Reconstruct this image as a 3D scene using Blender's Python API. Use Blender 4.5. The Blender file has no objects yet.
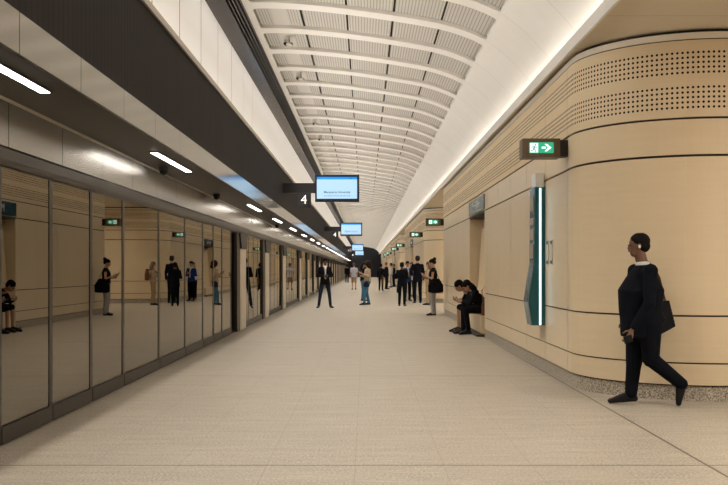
import bpy, math, random
from math import sin, cos, pi, radians, sqrt
from mathutils import Vector, Matrix
random.seed(4)
C = bpy.context.scene.collection
S = bpy.context.scene

# ------------------------------------------------------------------ camera, light, exposure
cam = bpy.data.objects.new('camera', bpy.data.cameras.new('camera')); C.objects.link(cam)
cam.location = (0, 0, 1.4); cam.rotation_euler = (pi/2, 0, 0)
cam.data.sensor_width = 36; cam.data.lens = 36*970/728
cam.data.shift_x = -1/728; cam.data.shift_y = 26.5/728
cam.data.clip_end = 400; S.camera = cam
S.view_settings.view_transform = 'Standard'; S.view_settings.look = 'None'
S.view_settings.gamma = 1; S.view_settings.use_curve_mapping = False
S.view_settings.exposure = 0.43
W = bpy.data.worlds.new('world'); S.world = W; W.use_nodes = True
W.node_tree.nodes['Background'].inputs[0].default_value = (1, .88, .74, 1)
W.node_tree.nodes['Background'].inputs[1].default_value = .05
S.cycles.max_bounces = 8; S.cycles.diffuse_bounces = 5; S.cycles.glossy_bounces = 5
S.cycles.sample_clamp_indirect = 6

WARM = (1, .945, .87)
Y_BACK, Y_END = -8.0, 165.0
def area(name, loc, direction, sx, sy, power, col=WARM):
    l = bpy.data.lights.new(name, 'AREA'); l.shape = 'RECTANGLE'; l.size = sx; l.size_y = sy
    l.energy = power; l.color = col
    o = bpy.data.objects.new(name, l); C.objects.link(o); o.location = loc
    d = Vector(direction).normalized()             # local -Z looks along direction, local Y along world Y
    z = -d; y = Vector((0, 1, 0)); y = (y - z*y.dot(z)).normalized(); x = y.cross(z)
    o.rotation_euler = Matrix((x, y, z)).transposed().to_euler()
    return o
SEG = 12.0
COVE_W, SLOT_W, LEDGE_W, DOWN_W, PASS_W = 20, 4, 105, 135, 170
y = Y_BACK
while y < Y_END - 1:
    L = min(SEG, Y_END - y)
    area('cove_strip_light', (2.45, y + L/2, 3.985), (-.3, 0, 1), .06, L - .05, COVE_W*L/SEG)
    area('slot_strip_light', (-2.07, y + L/2, 5.36), (-.6, 0, -1), .05, L - .05, SLOT_W*L/SEG, (1, .92, .82))
    a = area('ledge_uplight', (-2.28, y + L/2, 3.05), (1, 0, .75), .05, L - .05, LEDGE_W*L/SEG); a.data.spread = radians(100)
    a = area('added_slot_downlight', (-1.92, y + L/2, 5.28), (.42, 0, -1), .18, L - .05, DOWN_W*L/SEG); a.data.spread = radians(110)  # unseen strips added under the louvres to brighten floor and right wall
    y += L
for k in range(-1, 5):                            # ceiling panels over the cross passages
    yc = 6.3 + 29.5*k
    if yc < 0: continue
    area('passage_ceiling_light', (5.6, yc, 3.93), (0, 0, -1), 2.6, 1.2, PASS_W)

# ------------------------------------------------------------------ materials
def mat(name, col, rough=.6, metal=0, spec=.5, emis=None, es=1):
    m = bpy.data.materials.new(name); m.use_nodes = True
    b = m.node_tree.nodes['Principled BSDF']
    b.inputs['Base Color'].default_value = (*col, 1); b.inputs['Roughness'].default_value = rough
    b.inputs['Metallic'].default_value = metal; b.inputs['Specular IOR Level'].default_value = spec
    if emis:
        b.inputs['Emission Color'].default_value = (*emis, 1); b.inputs['Emission Strength'].default_value = es
    return m
class N:
    """small node helper"""
    def __init__(s, m): s.m = m; s.t = m.node_tree; s.b = s.t.nodes['Principled BSDF']
    def new(s, kind, **kw):
        n = s.t.nodes.new(kind)
        for k, v in kw.items(): setattr(n, k, v)
        return n
    def link(s, a, b): s.t.links.new(a, b)
    def math(s, op, a, b=None, c=None):
        n = s.new('ShaderNodeMath', operation=op)
        for i, v in enumerate((a, b, c)):
            if v is None: continue
            if isinstance(v, (int, float)): n.inputs[i].default_value = v
            else: s.link(v, n.inputs[i])
        return n.outputs[0]
    def coords(s, uv=False):
        tc = s.new('ShaderNodeTexCoord'); sp = s.new('ShaderNodeSeparateXYZ')
        s.link(tc.outputs['UV' if uv else 'Object'], sp.inputs[0]); s.tc = tc.outputs['UV' if uv else 'Object']
        return sp.outputs
    def noise(s, scale, detail=3, stretch=(1, 1, 1), rough=.6):
        mp = s.new('ShaderNodeMapping'); mp.inputs['Scale'].default_value = stretch
        s.link(s.tc, mp.inputs[0]); n = s.new('ShaderNodeTexNoise')
        n.inputs['Scale'].default_value = scale; n.inputs['Detail'].default_value = detail
        n.inputs['Roughness'].default_value = rough
        s.link(mp.outputs[0], n.inputs['Vector']); return n.outputs['Fac']
    def mix(s, fac, a, b):
        n = s.new('ShaderNodeMix', data_type='RGBA')
        if isinstance(fac, (int, float)): n.inputs[0].default_value = fac
        else: s.link(fac, n.inputs[0])
        for i, v in ((6, a), (7, b)):
            if isinstance(v, tuple): n.inputs[i].default_value = (*v, 1)
            else: s.link(v, n.inputs[i])
        return n.outputs[2]
    def ramp(s, f, lo, hi):
        n = s.new('ShaderNodeMapRange'); s.link(f, n.inputs[0])
        n.inputs[1].default_value = lo; n.inputs[2].default_value = hi; return n.outputs[0]
    def line(s, c, anchor, period, half):
        """1 on lines every period metres"""
        f = s.math('PINGPONG', s.math('SUBTRACT', c, anchor), period/2)
        return s.math('LESS_THAN', f, half)
    def single(s, c, at, half):
        return s.math('LESS_THAN', s.math('ABSOLUTE', s.math('SUBTRACT', c, at)), half)
    def bump(s, h, strength=.3, dist=.01):
        n = s.new('ShaderNodeBump'); n.inputs['Strength'].default_value = strength
        n.inputs['Distance'].default_value = dist; s.link(h, n.inputs['Height'])
        s.link(n.outputs[0], s.b.inputs['Normal'])
    def color(s, c): s.link(c, s.b.inputs['Base Color'])

# granite floor
M_floor = mat('granite_floor', (.4, .35, .28), .42, spec=.4); n = N(M_floor); X, Y, Z = n.coords()
sp = n.ramp(n.noise(55, 2), .38, .62); st = n.ramp(n.noise(3.2, 5, (.35, 2.6, 1)), .38, .62)
st2 = n.ramp(n.noise(14, 4, (.25, 3.5, 1)), .38, .62); blot = n.ramp(n.noise(.8, 4), .3, .75)
tile = n.new('ShaderNodeTexWhiteNoise', noise_dimensions='2D'); cmb = n.new('ShaderNodeCombineXYZ')
n.link(n.math('FLOOR', n.math('DIVIDE', n.math('SUBTRACT', X, -.07), .63)), cmb.inputs[0])
n.link(n.math('FLOOR', n.math('DIVIDE', n.math('SUBTRACT', Y, 6.92), 1.445)), cmb.inputs[1]); n.link(cmb.outputs[0], tile.inputs[0])
c = n.mix(sp, (.21, .175, .13), (.70, .625, .51)); c = n.mix(n.math('MULTIPLY', st, .5), c, (.66, .585, .475))
c = n.mix(n.math('MULTIPLY', st2, .42), c, (.27, .235, .19)); c = n.mix(n.math('MULTIPLY', blot, .45), c, (.42, .37, .30))
c = n.mix(n.math('MULTIPLY', tile.outputs[0], .14), c, (.42, .36, .28))
j = n.math('MAXIMUM', n.line(X, -.07, .63, .003), n.line(Y, 6.92, 1.445, .004)); c = n.mix(n.math('MULTIPLY', j, .4), c, (.2, .16, .12))
j2 = n.math('MAXIMUM', n.single(X, 2.44, .009), n.line(Y, 6.92, 5.78, .012)); c = n.mix(n.math('MULTIPLY', j2, .85), c, (.05, .04, .03))
n.color(c); n.bump(sp, .08, .002)
# granite skirting
M_skirt = mat('granite_skirting', (.35, .3, .24), .5); n = N(M_skirt); n.coords()
c = n.mix(n.ramp(n.noise(60, 3), .38, .62), (.15, .13, .10), (.62, .55, .44)); n.color(c)
# stone cladding of the right hand walls
def stone(name, base, dark, rough, holes=False):
    m = mat(name, base, rough, spec=.4); n = N(m); U, V, _ = n.coords(True)
    g = n.ramp(n.noise(2.2, 5, (.6, 9, 1)), .3, .7); g2 = n.ramp(n.noise(30, 3, (.25, 2.5, 1)), .3, .7)
    c = n.mix(n.math('MULTIPLY', g, .3), base, dark); c = n.mix(n.math('MULTIPLY', g2, .12), c, dark)
    cc = n.new('ShaderNodeTexWhiteNoise', noise_dimensions='1D'); n.link(n.math('FLOOR', n.math('DIVIDE', U, 1.4)), cc.inputs['W'])
    c = n.mix(n.math('MULTIPLY', cc.outputs[0], .2), c, dark)
    if holes:
        p = .0525
        du = n.math('SUBTRACT', n.math('FRACT', n.math('DIVIDE', U, p)), .5)
        dv = n.math('SUBTRACT', n.math('FRACT', n.math('DIVIDE', n.math('SUBTRACT', V, 3.084), p)), .5)
        d = n.math('SQRT', n.math('ADD', n.math('MULTIPLY', du, du), n.math('MULTIPLY', dv, dv)))
        hole = n.math('LESS_THAN', d, .25)
        b1 = n.math('MULTIPLY', n.math('GREATER_THAN', V, 3.084), n.math('LESS_THAN', V, 3.084+5*p))
        b2 = n.math('MULTIPLY', n.math('GREATER_THAN', V, 3.084+7*p), n.math('LESS_THAN', V, 3.084+12*p))
        hole = n.math('MULTIPLY', hole, n.math('MAXIMUM', b1, b2))
        c = n.mix(hole, c, (.025, .018, .012))
        n.link(n.math('SUBTRACT', .4, n.math('MULTIPLY', hole, .4)), n.b.inputs['Specular IOR Level'])
    n.color(c); return m
STB, STD = (.77, .625, .42), (.66, .515, .33)
M_stone = stone('pale_stone_panel', STB, STD, .5)
M_stone_perf = stone('perforated_stone_panel', STB, STD, .55, True)
M_satin = stone('satin_stone_panel', (.76, .62, .43), (.66, .52, .33), .3)
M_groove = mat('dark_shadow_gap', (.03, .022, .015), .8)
M_rim = mat('pale_rim_trim', (.78, .72, .62), .5)
M_flat = mat('flat_beige_ceiling', (.60, .52, .40), .7); n = N(M_flat); X, Y, Z = n.coords()
n.color(n.mix(n.math('MULTIPLY', n.math('MAXIMUM', n.line(Y, 9.73, 1.445, .006), n.line(X, 2.33, 2.9, .006)), .6), (.60, .52, .40), (.2, .17, .13)))
# vault
M_rib = mat('vault_white_plaster', (.80, .765, .70), .55); n = N(M_rib); n.coords()
n.color(n.mix(n.ramp(n.noise(1.2, 3), .3, .7), (.76, .735, .69), (.72, .695, .65)))
M_panel = mat('slatted_acoustic_panel', (.6, .57, .52), .6); n = N(M_panel); X, Y, Z = n.coords()
w = n.math('PINGPONG', n.math('ADD', X, 10), .0225); slot = n.math('LESS_THAN', w, .007)
n.color(n.mix(slot, (.50, .475, .43), (.30, .28, .25))); n.bump(n.math('SUBTRACT', 1, slot), .4, .01)
M_plain = mat('smooth_ceiling_insert', (.54, .515, .47), .55)
M_joint = mat('fine_plaster_joint', (.52, .48, .42), .7)
M_louvre = mat('dark_bronze_louvre', (.12, .11, .11), .4, .6)
M_slotback = mat('polished_dark_soffit', (.10, .10, .13), .22, .85)
# left side
M_dark = mat('dark_ribbed_cladding', (.028, .022, .019), .75, 0, .15); n = N(M_dark); X, Y, Z = n.coords()
r_ = n.math('PINGPONG', Y, .06); n.bump(n.math('LESS_THAN', r_, .012), .6, .01)
n.color(n.mix(n.math('LESS_THAN', r_, .01), n.mix(n.ramp(n.noise(2, 3, (1, 2, .2)), .3, .7), (.014, .0105, .0095), (.020, .0155, .0135)), (.006, .005, .004)))
M_white = mat('glowing_white_panel', (.86, .83, .79), .35, emis=(1, .94, .87), es=.22); n = N(M_white); X, Y, Z = n.coords()  # faint even glow added to the panels, none at their seams
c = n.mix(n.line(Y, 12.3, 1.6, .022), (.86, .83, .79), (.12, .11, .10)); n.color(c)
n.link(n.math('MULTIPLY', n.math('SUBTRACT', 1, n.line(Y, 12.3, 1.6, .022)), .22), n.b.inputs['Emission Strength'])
M_ledge = mat('grey_ledge_trim', (.42, .37, .32), .4, .3)
M_fascia = mat('satin_metal_fascia', (.62, .58, .53), .13, .9); n = N(M_fascia); X, Y, Z = n.coords()
n.color(n.mix(n.line(Y, 7.55, 1.345, .009), (.40, .37, .33), (.02, .018, .016)))
M_header = mat('brushed_steel_header', (.5, .48, .45), .28, .9); n = N(M_header); X, Y, Z = n.coords()
br = n.noise(40, 2, (1, .05, 4))
n.color(n.mix(n.line(Y, 7.84, 1.395, .010), (.36, .34, .315), (.02, .02, .02)))
n.link(n.math('ADD', .23, n.math('MULTIPLY', br, .05)), n.b.inputs['Roughness'])
M_nosing = mat('grey_metal_nosing', (.05, .042, .036), .4, .5)
M_soffit = mat('dark_soffit_panel', (.055, .050, .048), .32, 0, .18); n = N(M_soffit); X, Y, Z = n.coords()
n.color(n.mix(n.math('MAXIMUM', n.line(Y, 7.84, 2.79, .008), n.single(X, -2.62, .006)), (.026, .025, .026), (.01, .01, .01)))
M_tunnel = mat('black_tunnel_lining', (.02, .019, .018), .9)
M_endwall = mat('blue_black_end_wall', (.012, .014, .022), .5)
M_lamp = mat('lit_lamp_diffuser', (.9, .88, .84), .5, emis=(1, .93, .84), es=11)
M_steel = mat('brushed_steel_post', (.70, .64, .56), .4, .35)
M_darksteel = mat('dark_bronze_frame', (.04, .031, .025), .4, .3)
M_black = mat('black_plastic', (.008, .008, .009), .35, spec=.2)
M_blackm = mat('matt_black_metal', (.02, .018, .018), .5, .3)
M_bronze = mat('bronze_sign_housing', (.15, .105, .065), .42, .5)
M_bezel = mat('blue_black_bezel', (.008, .012, .028), .3)
M_glass = bpy.data.materials.new('tinted_screen_glass'); M_glass.use_nodes = True
t = M_glass.node_tree; t.nodes.clear()
out = t.nodes.new('ShaderNodeOutputMaterial'); mx = t.nodes.new('ShaderNodeMixShader'); fr = t.nodes.new('ShaderNodeFresnel')
tr = t.nodes.new('ShaderNodeBsdfTransparent'); gl = t.nodes.new('ShaderNodeBsdfGlossy')
fr.inputs[0].default_value = 3.2; tr.inputs[0].default_value = (.35, .33, .30, 1)
gl.inputs['Color'].default_value = (.92, .86, .76, 1); gl.inputs['Roughness'].default_value = 0.0
t.links.new(fr.outputs[0], mx.inputs[0]); t.links.new(tr.outputs[0], mx.inputs[1]); t.links.new(gl.outputs[0], mx.inputs[2])
t.links.new(mx.outputs[0], out.inputs[0])
def emit(name, col, s): return mat(name, (col[0]*.3, col[1]*.3, col[2]*.3), .3, emis=col, es=s)
M_screen = mat('pale_blue_display', (.02, .03, .04), .3, emis=(.40, .60, .80), es=1)
M_screenbar = emit('blue_display_bar', (.01, .22, .62), 1.0)
M_screentext = mat('slate_display_text', (.05, .10, .16), .4, emis=(.02, .05, .10), es=.5)
M_green = emit('green_sign_face', (.02, .36, .19), .85)
M_pict = emit('white_sign_pictogram', (.80, .95, .92), .95)
M_pictg = emit('green_sign_runner', (.01, .22, .16), .6)
M_teal = mat('teal_enamel', (.004, .105, .125), .3)
M_tealdark = mat('dark_teal_sign', (.006, .05, .075), .22)
M_strip = emit('white_light_strip', (.75, .95, 1), 1.6)
M_letter = mat('white_lettering', (.75, .78, .78), .3)
M_num = mat('white_numeral', (.8, .77, .72), .5, emis=(.8, .77, .72), es=.35)
M_capw = mat('frosted_white_cap', (.85, .84, .8), .3)
M_mirror = mat('glossy_side_panel', (.10, .16, .18), .25, .3)

# ------------------------------------------------------------------ mesh helpers
class MB:
    def __init__(s): s.v = []; s.f = []; s.mi = []; s.uv = []
    def face(s, pts, mi=0, uv=None):
        b = len(s.v); s.v += [tuple(p) for p in pts]; s.f.append(tuple(range(b, b+len(pts)))); s.mi.append(mi); s.uv.append(uv)
    def box(s, x0, x1, y0, y1, z0, z1, mi=0):
        a = [(x0, y0, z0), (x1, y0, z0), (x1, y1, z0), (x0, y1, z0), (x0, y0, z1), (x1, y0, z1), (x1, y1, z1), (x0, y1, z1)]
        b = len(s.v); s.v += a
        for q in ((0, 3, 2, 1), (4, 5, 6, 7), (0, 1, 5, 4), (1, 2, 6, 5), (2, 3, 7, 6), (3, 0, 4, 7)):
            s.f.append(tuple(b+i for i in q)); s.mi.append(mi); s.uv.append(None)
        return s
    def prism(s, prof, a0, a1, axis='Y', mi=0):
        """closed profile extruded; axis Y: prof=(x,z); axis X: prof=(y,z); axis Z: prof=(x,y)"""
        def P(p, a): return {'Y': (p[0], a, p[1]), 'X': (a, p[0], p[1]), 'Z': (p[0], p[1], a)}[axis]
        b = len(s.v); k = len(prof); s.v += [P(p, a0) for p in prof] + [P(p, a1) for p in prof]
        for i in range(k):
            j = (i+1) % k; s.f.append((b+i, b+j, b+k+j, b+k+i)); s.mi.append(mi); s.uv.append(None)
        s.f.append(tuple(b+i for i in range(k))); s.mi.append(mi); s.uv.append(None)
        s.f.append(tuple(b+k+i for i in reversed(range(k)))); s.mi.append(mi); s.uv.append(None)
        return s
    def tube(s, pts, r, k=8, mi=0):
        pts = [Vector(p) for p in pts]; b = len(s.v); rr = r if isinstance(r, (list, tuple)) else [r]*len(pts)
        for i, p in enumerate(pts):
            d = (pts[min(i+1, len(pts)-1)] - pts[max(i-1, 0)]).normalized()
            u = d.cross(Vector((0, 0, 1)) if abs(d.z) < .9 else Vector((1, 0, 0))).normalized(); w = d.cross(u)
            for q in range(k):
                a = 2*pi*q/k; s.v.append(tuple(p + (u*cos(a) + w*sin(a))*rr[i]))
        for i in range(len(pts)-1):
            for q in range(k):
                s.f.append((b+i*k+q, b+i*k+(q+1) % k, b+(i+1)*k+(q+1) % k, b+(i+1)*k+q)); s.mi.append(mi); s.uv.append(None)
        s.f.append(tuple(b+q for q in range(k))); s.f.append(tuple(b+(len(pts)-1)*k+q for q in reversed(range(k))))
        s.mi += [mi]*2; s.uv += [None]*2; return s
    def dome(s, c, r, k=12, m=5, sgn=-1, sq=1):
        b = len(s.v)
        for i in range(m):
            a = i/(m)*pi/2
            for q in range(k): s.v.append((c[0]+r*cos(a)*cos(2*pi*q/k), c[1]+r*cos(a)*sin(2*pi*q/k), c[2]+sgn*r*sin(a)*sq))
        s.v.append((c[0], c[1], c[2]+sgn*r*sq))
        for i in range(m-1):
            for q in range(k): s.f.append((b+i*k+q, b+i*k+(q+1) % k, b+(i+1)*k+(q+1) % k, b+(i+1)*k+q)); s.mi.append(0); s.uv.append(None)
        for q in range(k): s.f.append((b+(m-1)*k+q, b+(m-1)*k+(q+1) % k, b+m*k)); s.mi.append(0); s.uv.append(None)
        s.f.append(tuple(b+q for q in range(k))); s.mi.append(0); s.uv.append(None); return s
    def build(s, name, mats, parent=None, smooth=False, off=None):
        me = bpy.data.meshes.new(name)
        vv = [(a-off[0], b-off[1], c-off[2]) for a, b, c in s.v] if off else s.v
        me.from_pydata(vv, [], s.f)
        for m in (mats if isinstance(mats, (list, tuple)) else [mats]): me.materials.append(m)
        me.polygons.foreach_set('material_index', s.mi)
        if any(s.uv):
            ul = me.uv_layers.new(name='UVMap'); d = []
            for f, u in zip(s.f, s.uv):
                for i in range(len(f)): d += (list(u[i]) if u else [0, 0])
            ul.data.foreach_set('uv', d)
        if smooth: me.polygons.foreach_set('use_smooth', [True]*len(s.f))
        me.update(); o = bpy.data.objects.new(name, me); C.objects.link(o)
        if off: o.location = off
        if parent: o.parent = parent; o.location = (0, 0, 0) if off is None else off
        return o
def struct(o): o['kind'] = 'structure'; return o
def thing(name, label, cat, loc, group=None, rz=0):
    o = bpy.data.objects.new(name, None); C.objects.link(o); o.location = loc; o.rotation_euler = (0, 0, rz)
    o.empty_display_size = .1; o['label'] = label; o['category'] = cat
    if group: o['group'] = group
    return o
def tag(o, label, cat, group=None):
    o['label'] = label; o['category'] = cat
    if group: o['group'] = group
    return o
def clone(root, loc, label, group=None):
    r = root.copy(); C.objects.link(r); r.location = loc; r['label'] = label
    if group: r['group'] = group
    for ch in root.children:
        c = ch.copy(); C.objects.link(c); c.parent = r
        for g in ch.children:
            d = g.copy(); C.objects.link(d); d.parent = c
    return r
ORD = ['first', 'second', 'third', 'fourth', 'fifth', 'sixth', 'seventh', 'eighth', 'ninth', 'tenth', 'eleventh', 'twelfth', 'thirteenth',
       'fourteenth', 'fifteenth', 'sixteenth', 'seventeenth', 'eighteenth', 'nineteenth', 'twentieth', 'twenty-first', 'twenty-second',
       'twenty-third', 'twenty-fourth', 'twenty-fifth', 'twenty-sixth', 'twenty-seventh', 'twenty-eighth', 'twenty-ninth', 'thirtieth',
       'thirty-first', 'thirty-second', 'thirty-third', 'thirty-fourth']
def text_mesh(name, txt, size, m, parent, loc, rot, depth=.002, align='CENTER'):
    cu = bpy.data.curves.new(name, 'FONT'); cu.body = txt; cu.size = size; cu.extrude = depth; cu.offset = .0015 if size < .1 else 0; cu.align_x = align; cu.align_y = 'CENTER'
    tmp = bpy.data.objects.new('tmp', cu); C.objects.link(tmp)
    dg = bpy.context.evaluated_depsgraph_get(); me = bpy.data.meshes.new_from_object(tmp.evaluated_get(dg))
    bpy.data.objects.remove(tmp); me.materials.clear(); me.materials.append(m)
    o = bpy.data.objects.new(name, me); C.objects.link(o); o.parent = parent; o.location = loc; o.rotation_euler = rot
    return o

# ------------------------------------------------------------------ floor, end walls, tunnel
XG = -2.87                                        # plane of the platform screen glass
struct(MB().box(XG-.12, 9.0, Y_BACK, Y_END, -.2, 0).build('floor', M_floor))
struct(MB().box(-7, 9.0, Y_END, Y_END+.3, -1.2, 6.2).build('wall_end', M_endwall))
struct(MB().box(-7, 9.0, Y_BACK-.3, Y_BACK, -1.2, 6.2).build('wall_back', M_flat))
tb = MB(); tb.box(-6.3, -6.0, Y_BACK, Y_END, -1.2, 4); tb.box(-6.0, XG-.12, Y_BACK, Y_END, -1.3, -1.2)
tb.box(-6.0, XG-.25, Y_BACK, Y_END, 3.6, 3.8)
struct(tb.build('wall_track', M_tunnel))
struct(MB().box(9.0, 9.2, Y_BACK, Y_END, 0, 4.3).build('wall_passage', M_flat))

# ------------------------------------------------------------------ vaulted ceiling with coffers
ctrl = [(-1.80, 5.30), (-1.40, 5.305), (-1.0, 5.285), (-.3, 5.215), (.44, 5.11), (1.14, 4.985), (1.5, 4.875), (1.78, 4.745),
        (2.05, 4.54), (2.25, 4.34), (2.40, 4.17), (2.52, 4.0), (2.56, 3.955)]
def vz(x):
    for i in range(len(ctrl)-1):
        if x <= ctrl[i+1][0] or i == len(ctrl)-2:
            x0, y0 = ctrl[i]; x1, y1 = ctrl[i+1]
            def sl(j):
                a = ctrl[max(j-1, 0)]; b = ctrl[min(j+1, len(ctrl)-1)]; return (b[1]-a[1])/(b[0]-a[0])
            t_ = (x-x0)/(x1-x0); h = x1-x0; m0, m1 = sl(i)*h, sl(i+1)*h
            return (2*t_**3-3*t_**2+1)*y0+(t_**3-2*t_**2+t_)*m0+(-2*t_**3+3*t_**2)*y1+(t_**3-t_**2)*m1
def lin(a, b, k): return [a+(b-a)*i/k for i in range(k+1)]
XC = [-1.69, -.98, -.277, .42, 1.12, 1.78]
ROW, CO = 1.52, 1.19
rows = []
yy = 13.02-14*ROW
while yy < Y_END: rows.append(yy); yy += ROW
v = MB()
# smooth cove and left margin run the whole length; joints sit at each rib
def strip(xs, y0, y1, dz, mi, flip=False):
    for a, b in zip(xs, xs[1:]):
        q = [(a, y0, vz(a)+dz), (b, y0, vz(b)+dz), (b, y1, vz(b)+dz), (a, y1, vz(a)+dz)]
        v.face(q if not flip else q[::-1], mi)
full = lin(-1.80, -1.69, 1) + sum([lin(a, b, 4)[1:] for a, b in zip(XC, XC[1:])], []) + lin(1.78, 2.555, 14)[1:]
cove = lin(1.78, 2.555, 14)
REC = .055
for i, y0 in enumerate(rows):
    ce = y0+CO; y1 = y0+ROW
    strip(full, ce+.012, y1, 0, 0); strip(full[:2], y0, ce, 0, 0); strip(cove, y0, ce, 0, 0)
    strip(cove, ce, ce+.012, 0, 3); strip([a for a in full if a <= 1.7801], ce, ce+.012, 0, 0)
    inner = [a for a in full if -1.6901 <= a <= 1.7801]
    for a, b in zip(inner, inner[1:]):            # long walls of the coffer
        for yw in (y0, ce): v.face([(a, yw, vz(a)), (b, yw, vz(b)), (b, yw, vz(b)+REC), (a, yw, vz(a)+REC)], 0)
    for xw in (XC[0], XC[-1]): v.face([(xw, y0, vz(xw)), (xw, ce, vz(xw)), (xw, ce, vz(xw)+REC+.06), (xw, y0, vz(xw)+REC+.06)], 0)
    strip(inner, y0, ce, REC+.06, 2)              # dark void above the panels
    for pi_, (a, b) in enumerate(zip(XC, XC[1:])):
        a_, b_ = a+.014, b-.014; c_ = .07          # panels with clipped corners
        xs = lin(a_, b_, 5)
        if pi_ == 0:
            strip([a_, a_+.22], y0, ce, REC, 1); strip([a_+.22, a_+.46], y0, ce, REC, 4); strip([a_+.46, b_], y0, ce, REC, 1)
        else: strip(xs, y0, ce, REC, 1)
    for xw, sg in ((XC[0], 1), (XC[-1], -1)):     # rounded coffer corners
        for yw, sy in ((y0, 1), (ce, -1)):
            c_ = .09
            v.face([(xw, yw, vz(xw)+.001), (xw+sg*c_, yw, vz(xw+sg*c_)+.001), (xw+sg*c_*.3, yw+sy*c_*.3, vz(xw+sg*c_*.3)+.001), (xw, yw+sy*c_, vz(xw)+.001)], 0)
struct(v.build('ceiling', [M_rib, M_panel, M_groove, M_joint, M_plain]))
# lip of the cove, trough and flat ceiling on the right
m = MB(); m.prism([(2.33, 3.88), (2.36, 3.88), (2.36, 4.02), (2.33, 4.02)], Y_BACK, Y_END)
m.box(2.36, 2.68, Y_BACK, Y_END, 3.95, 3.96)
m.box(2.64, 2.68, Y_BACK, Y_END, 3.96, 4.4)
struct(m.build('trim_1', M_rib))
m = MB(); m.box(2.36, 9.0, Y_BACK, Y_END, 3.94, 3.95)
struct(m.build('ceiling', M_flat))
# hidden crown above the vault so that no light leaks
struct(MB().box(-2.6, 9.0, Y_BACK, Y_END, 5.75, 5.9).build('ceiling', M_tunnel))

# ------------------------------------------------------------------ left hand bulkhead
struct(MB().box(-2.6, -2.35, Y_BACK, Y_END, 2.9, 4.22).build('wall_left', M_dark))
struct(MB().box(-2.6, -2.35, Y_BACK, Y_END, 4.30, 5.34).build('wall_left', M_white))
m = MB(); m.box(-2.6, -2.325, Y_BACK, Y_END, 4.22, 4.30)
struct(m.build('trim_2', M_ledge))
m = MB(); m.prism([(-2.36, 5.34), (-2.34, 5.34), (-2.02, 5.50), (-2.02, 5.54), (-2.36, 5.54)], Y_BACK, Y_END)
struct(m.build('trim_3', M_slotback))
m = MB()
for x in (-2.03, -1.975, -1.92, -1.865, -1.81): m.box(x-.008, x+.008, Y_BACK, Y_END, 5.285, 5.42)
m.box(-2.02, -1.80, Y_BACK, Y_END, 5.42, 5.46)
struct(m.build('trim_4', M_louvre))
# soffit over the doors and its fascia
struct(MB().box(-2.95, -2.235, Y_BACK, Y_END, 2.785, 2.90).build('trim_5', M_soffit))
struct(MB().prism([(-2.235, 2.775), (-2.21, 2.775), (-2.21, 3.045), (-2.235, 3.05)], Y_BACK, Y_END).build('trim_6', M_fascia))
struct(MB().box(-2.36, -2.235, Y_BACK, Y_END, 2.90, 2.95).build('trim_7', M_blackm))
# steel header above the glass: panels and rounded nosing
struct(MB().box(-2.97, -2.88, Y_BACK, Y_END, 2.385, 2.745).build('trim_8', M_header))
m = MB(); prof = [(-2.97, 2.20), (-2.93, 2.20)] + [(-2.93+.075*sin(a), 2.275-.075*cos(a)) for a in lin(0, pi/2, 5)][1:] + [(-2.855, 2.36), (-2.875, 2.375), (-2.97, 2.375)]
m.prism(prof, Y_BACK, Y_END); struct(m.build('trim_9', M_nosing))
struct(MB().box(-2.97, -2.90, Y_BACK, Y_END, 2.745, 2.785).build('trim_10', M_steel))
struct(MB().box(-3.02, -2.90, Y_BACK, Y_END, 0, .012).build('trim_11', M_darksteel))

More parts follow.
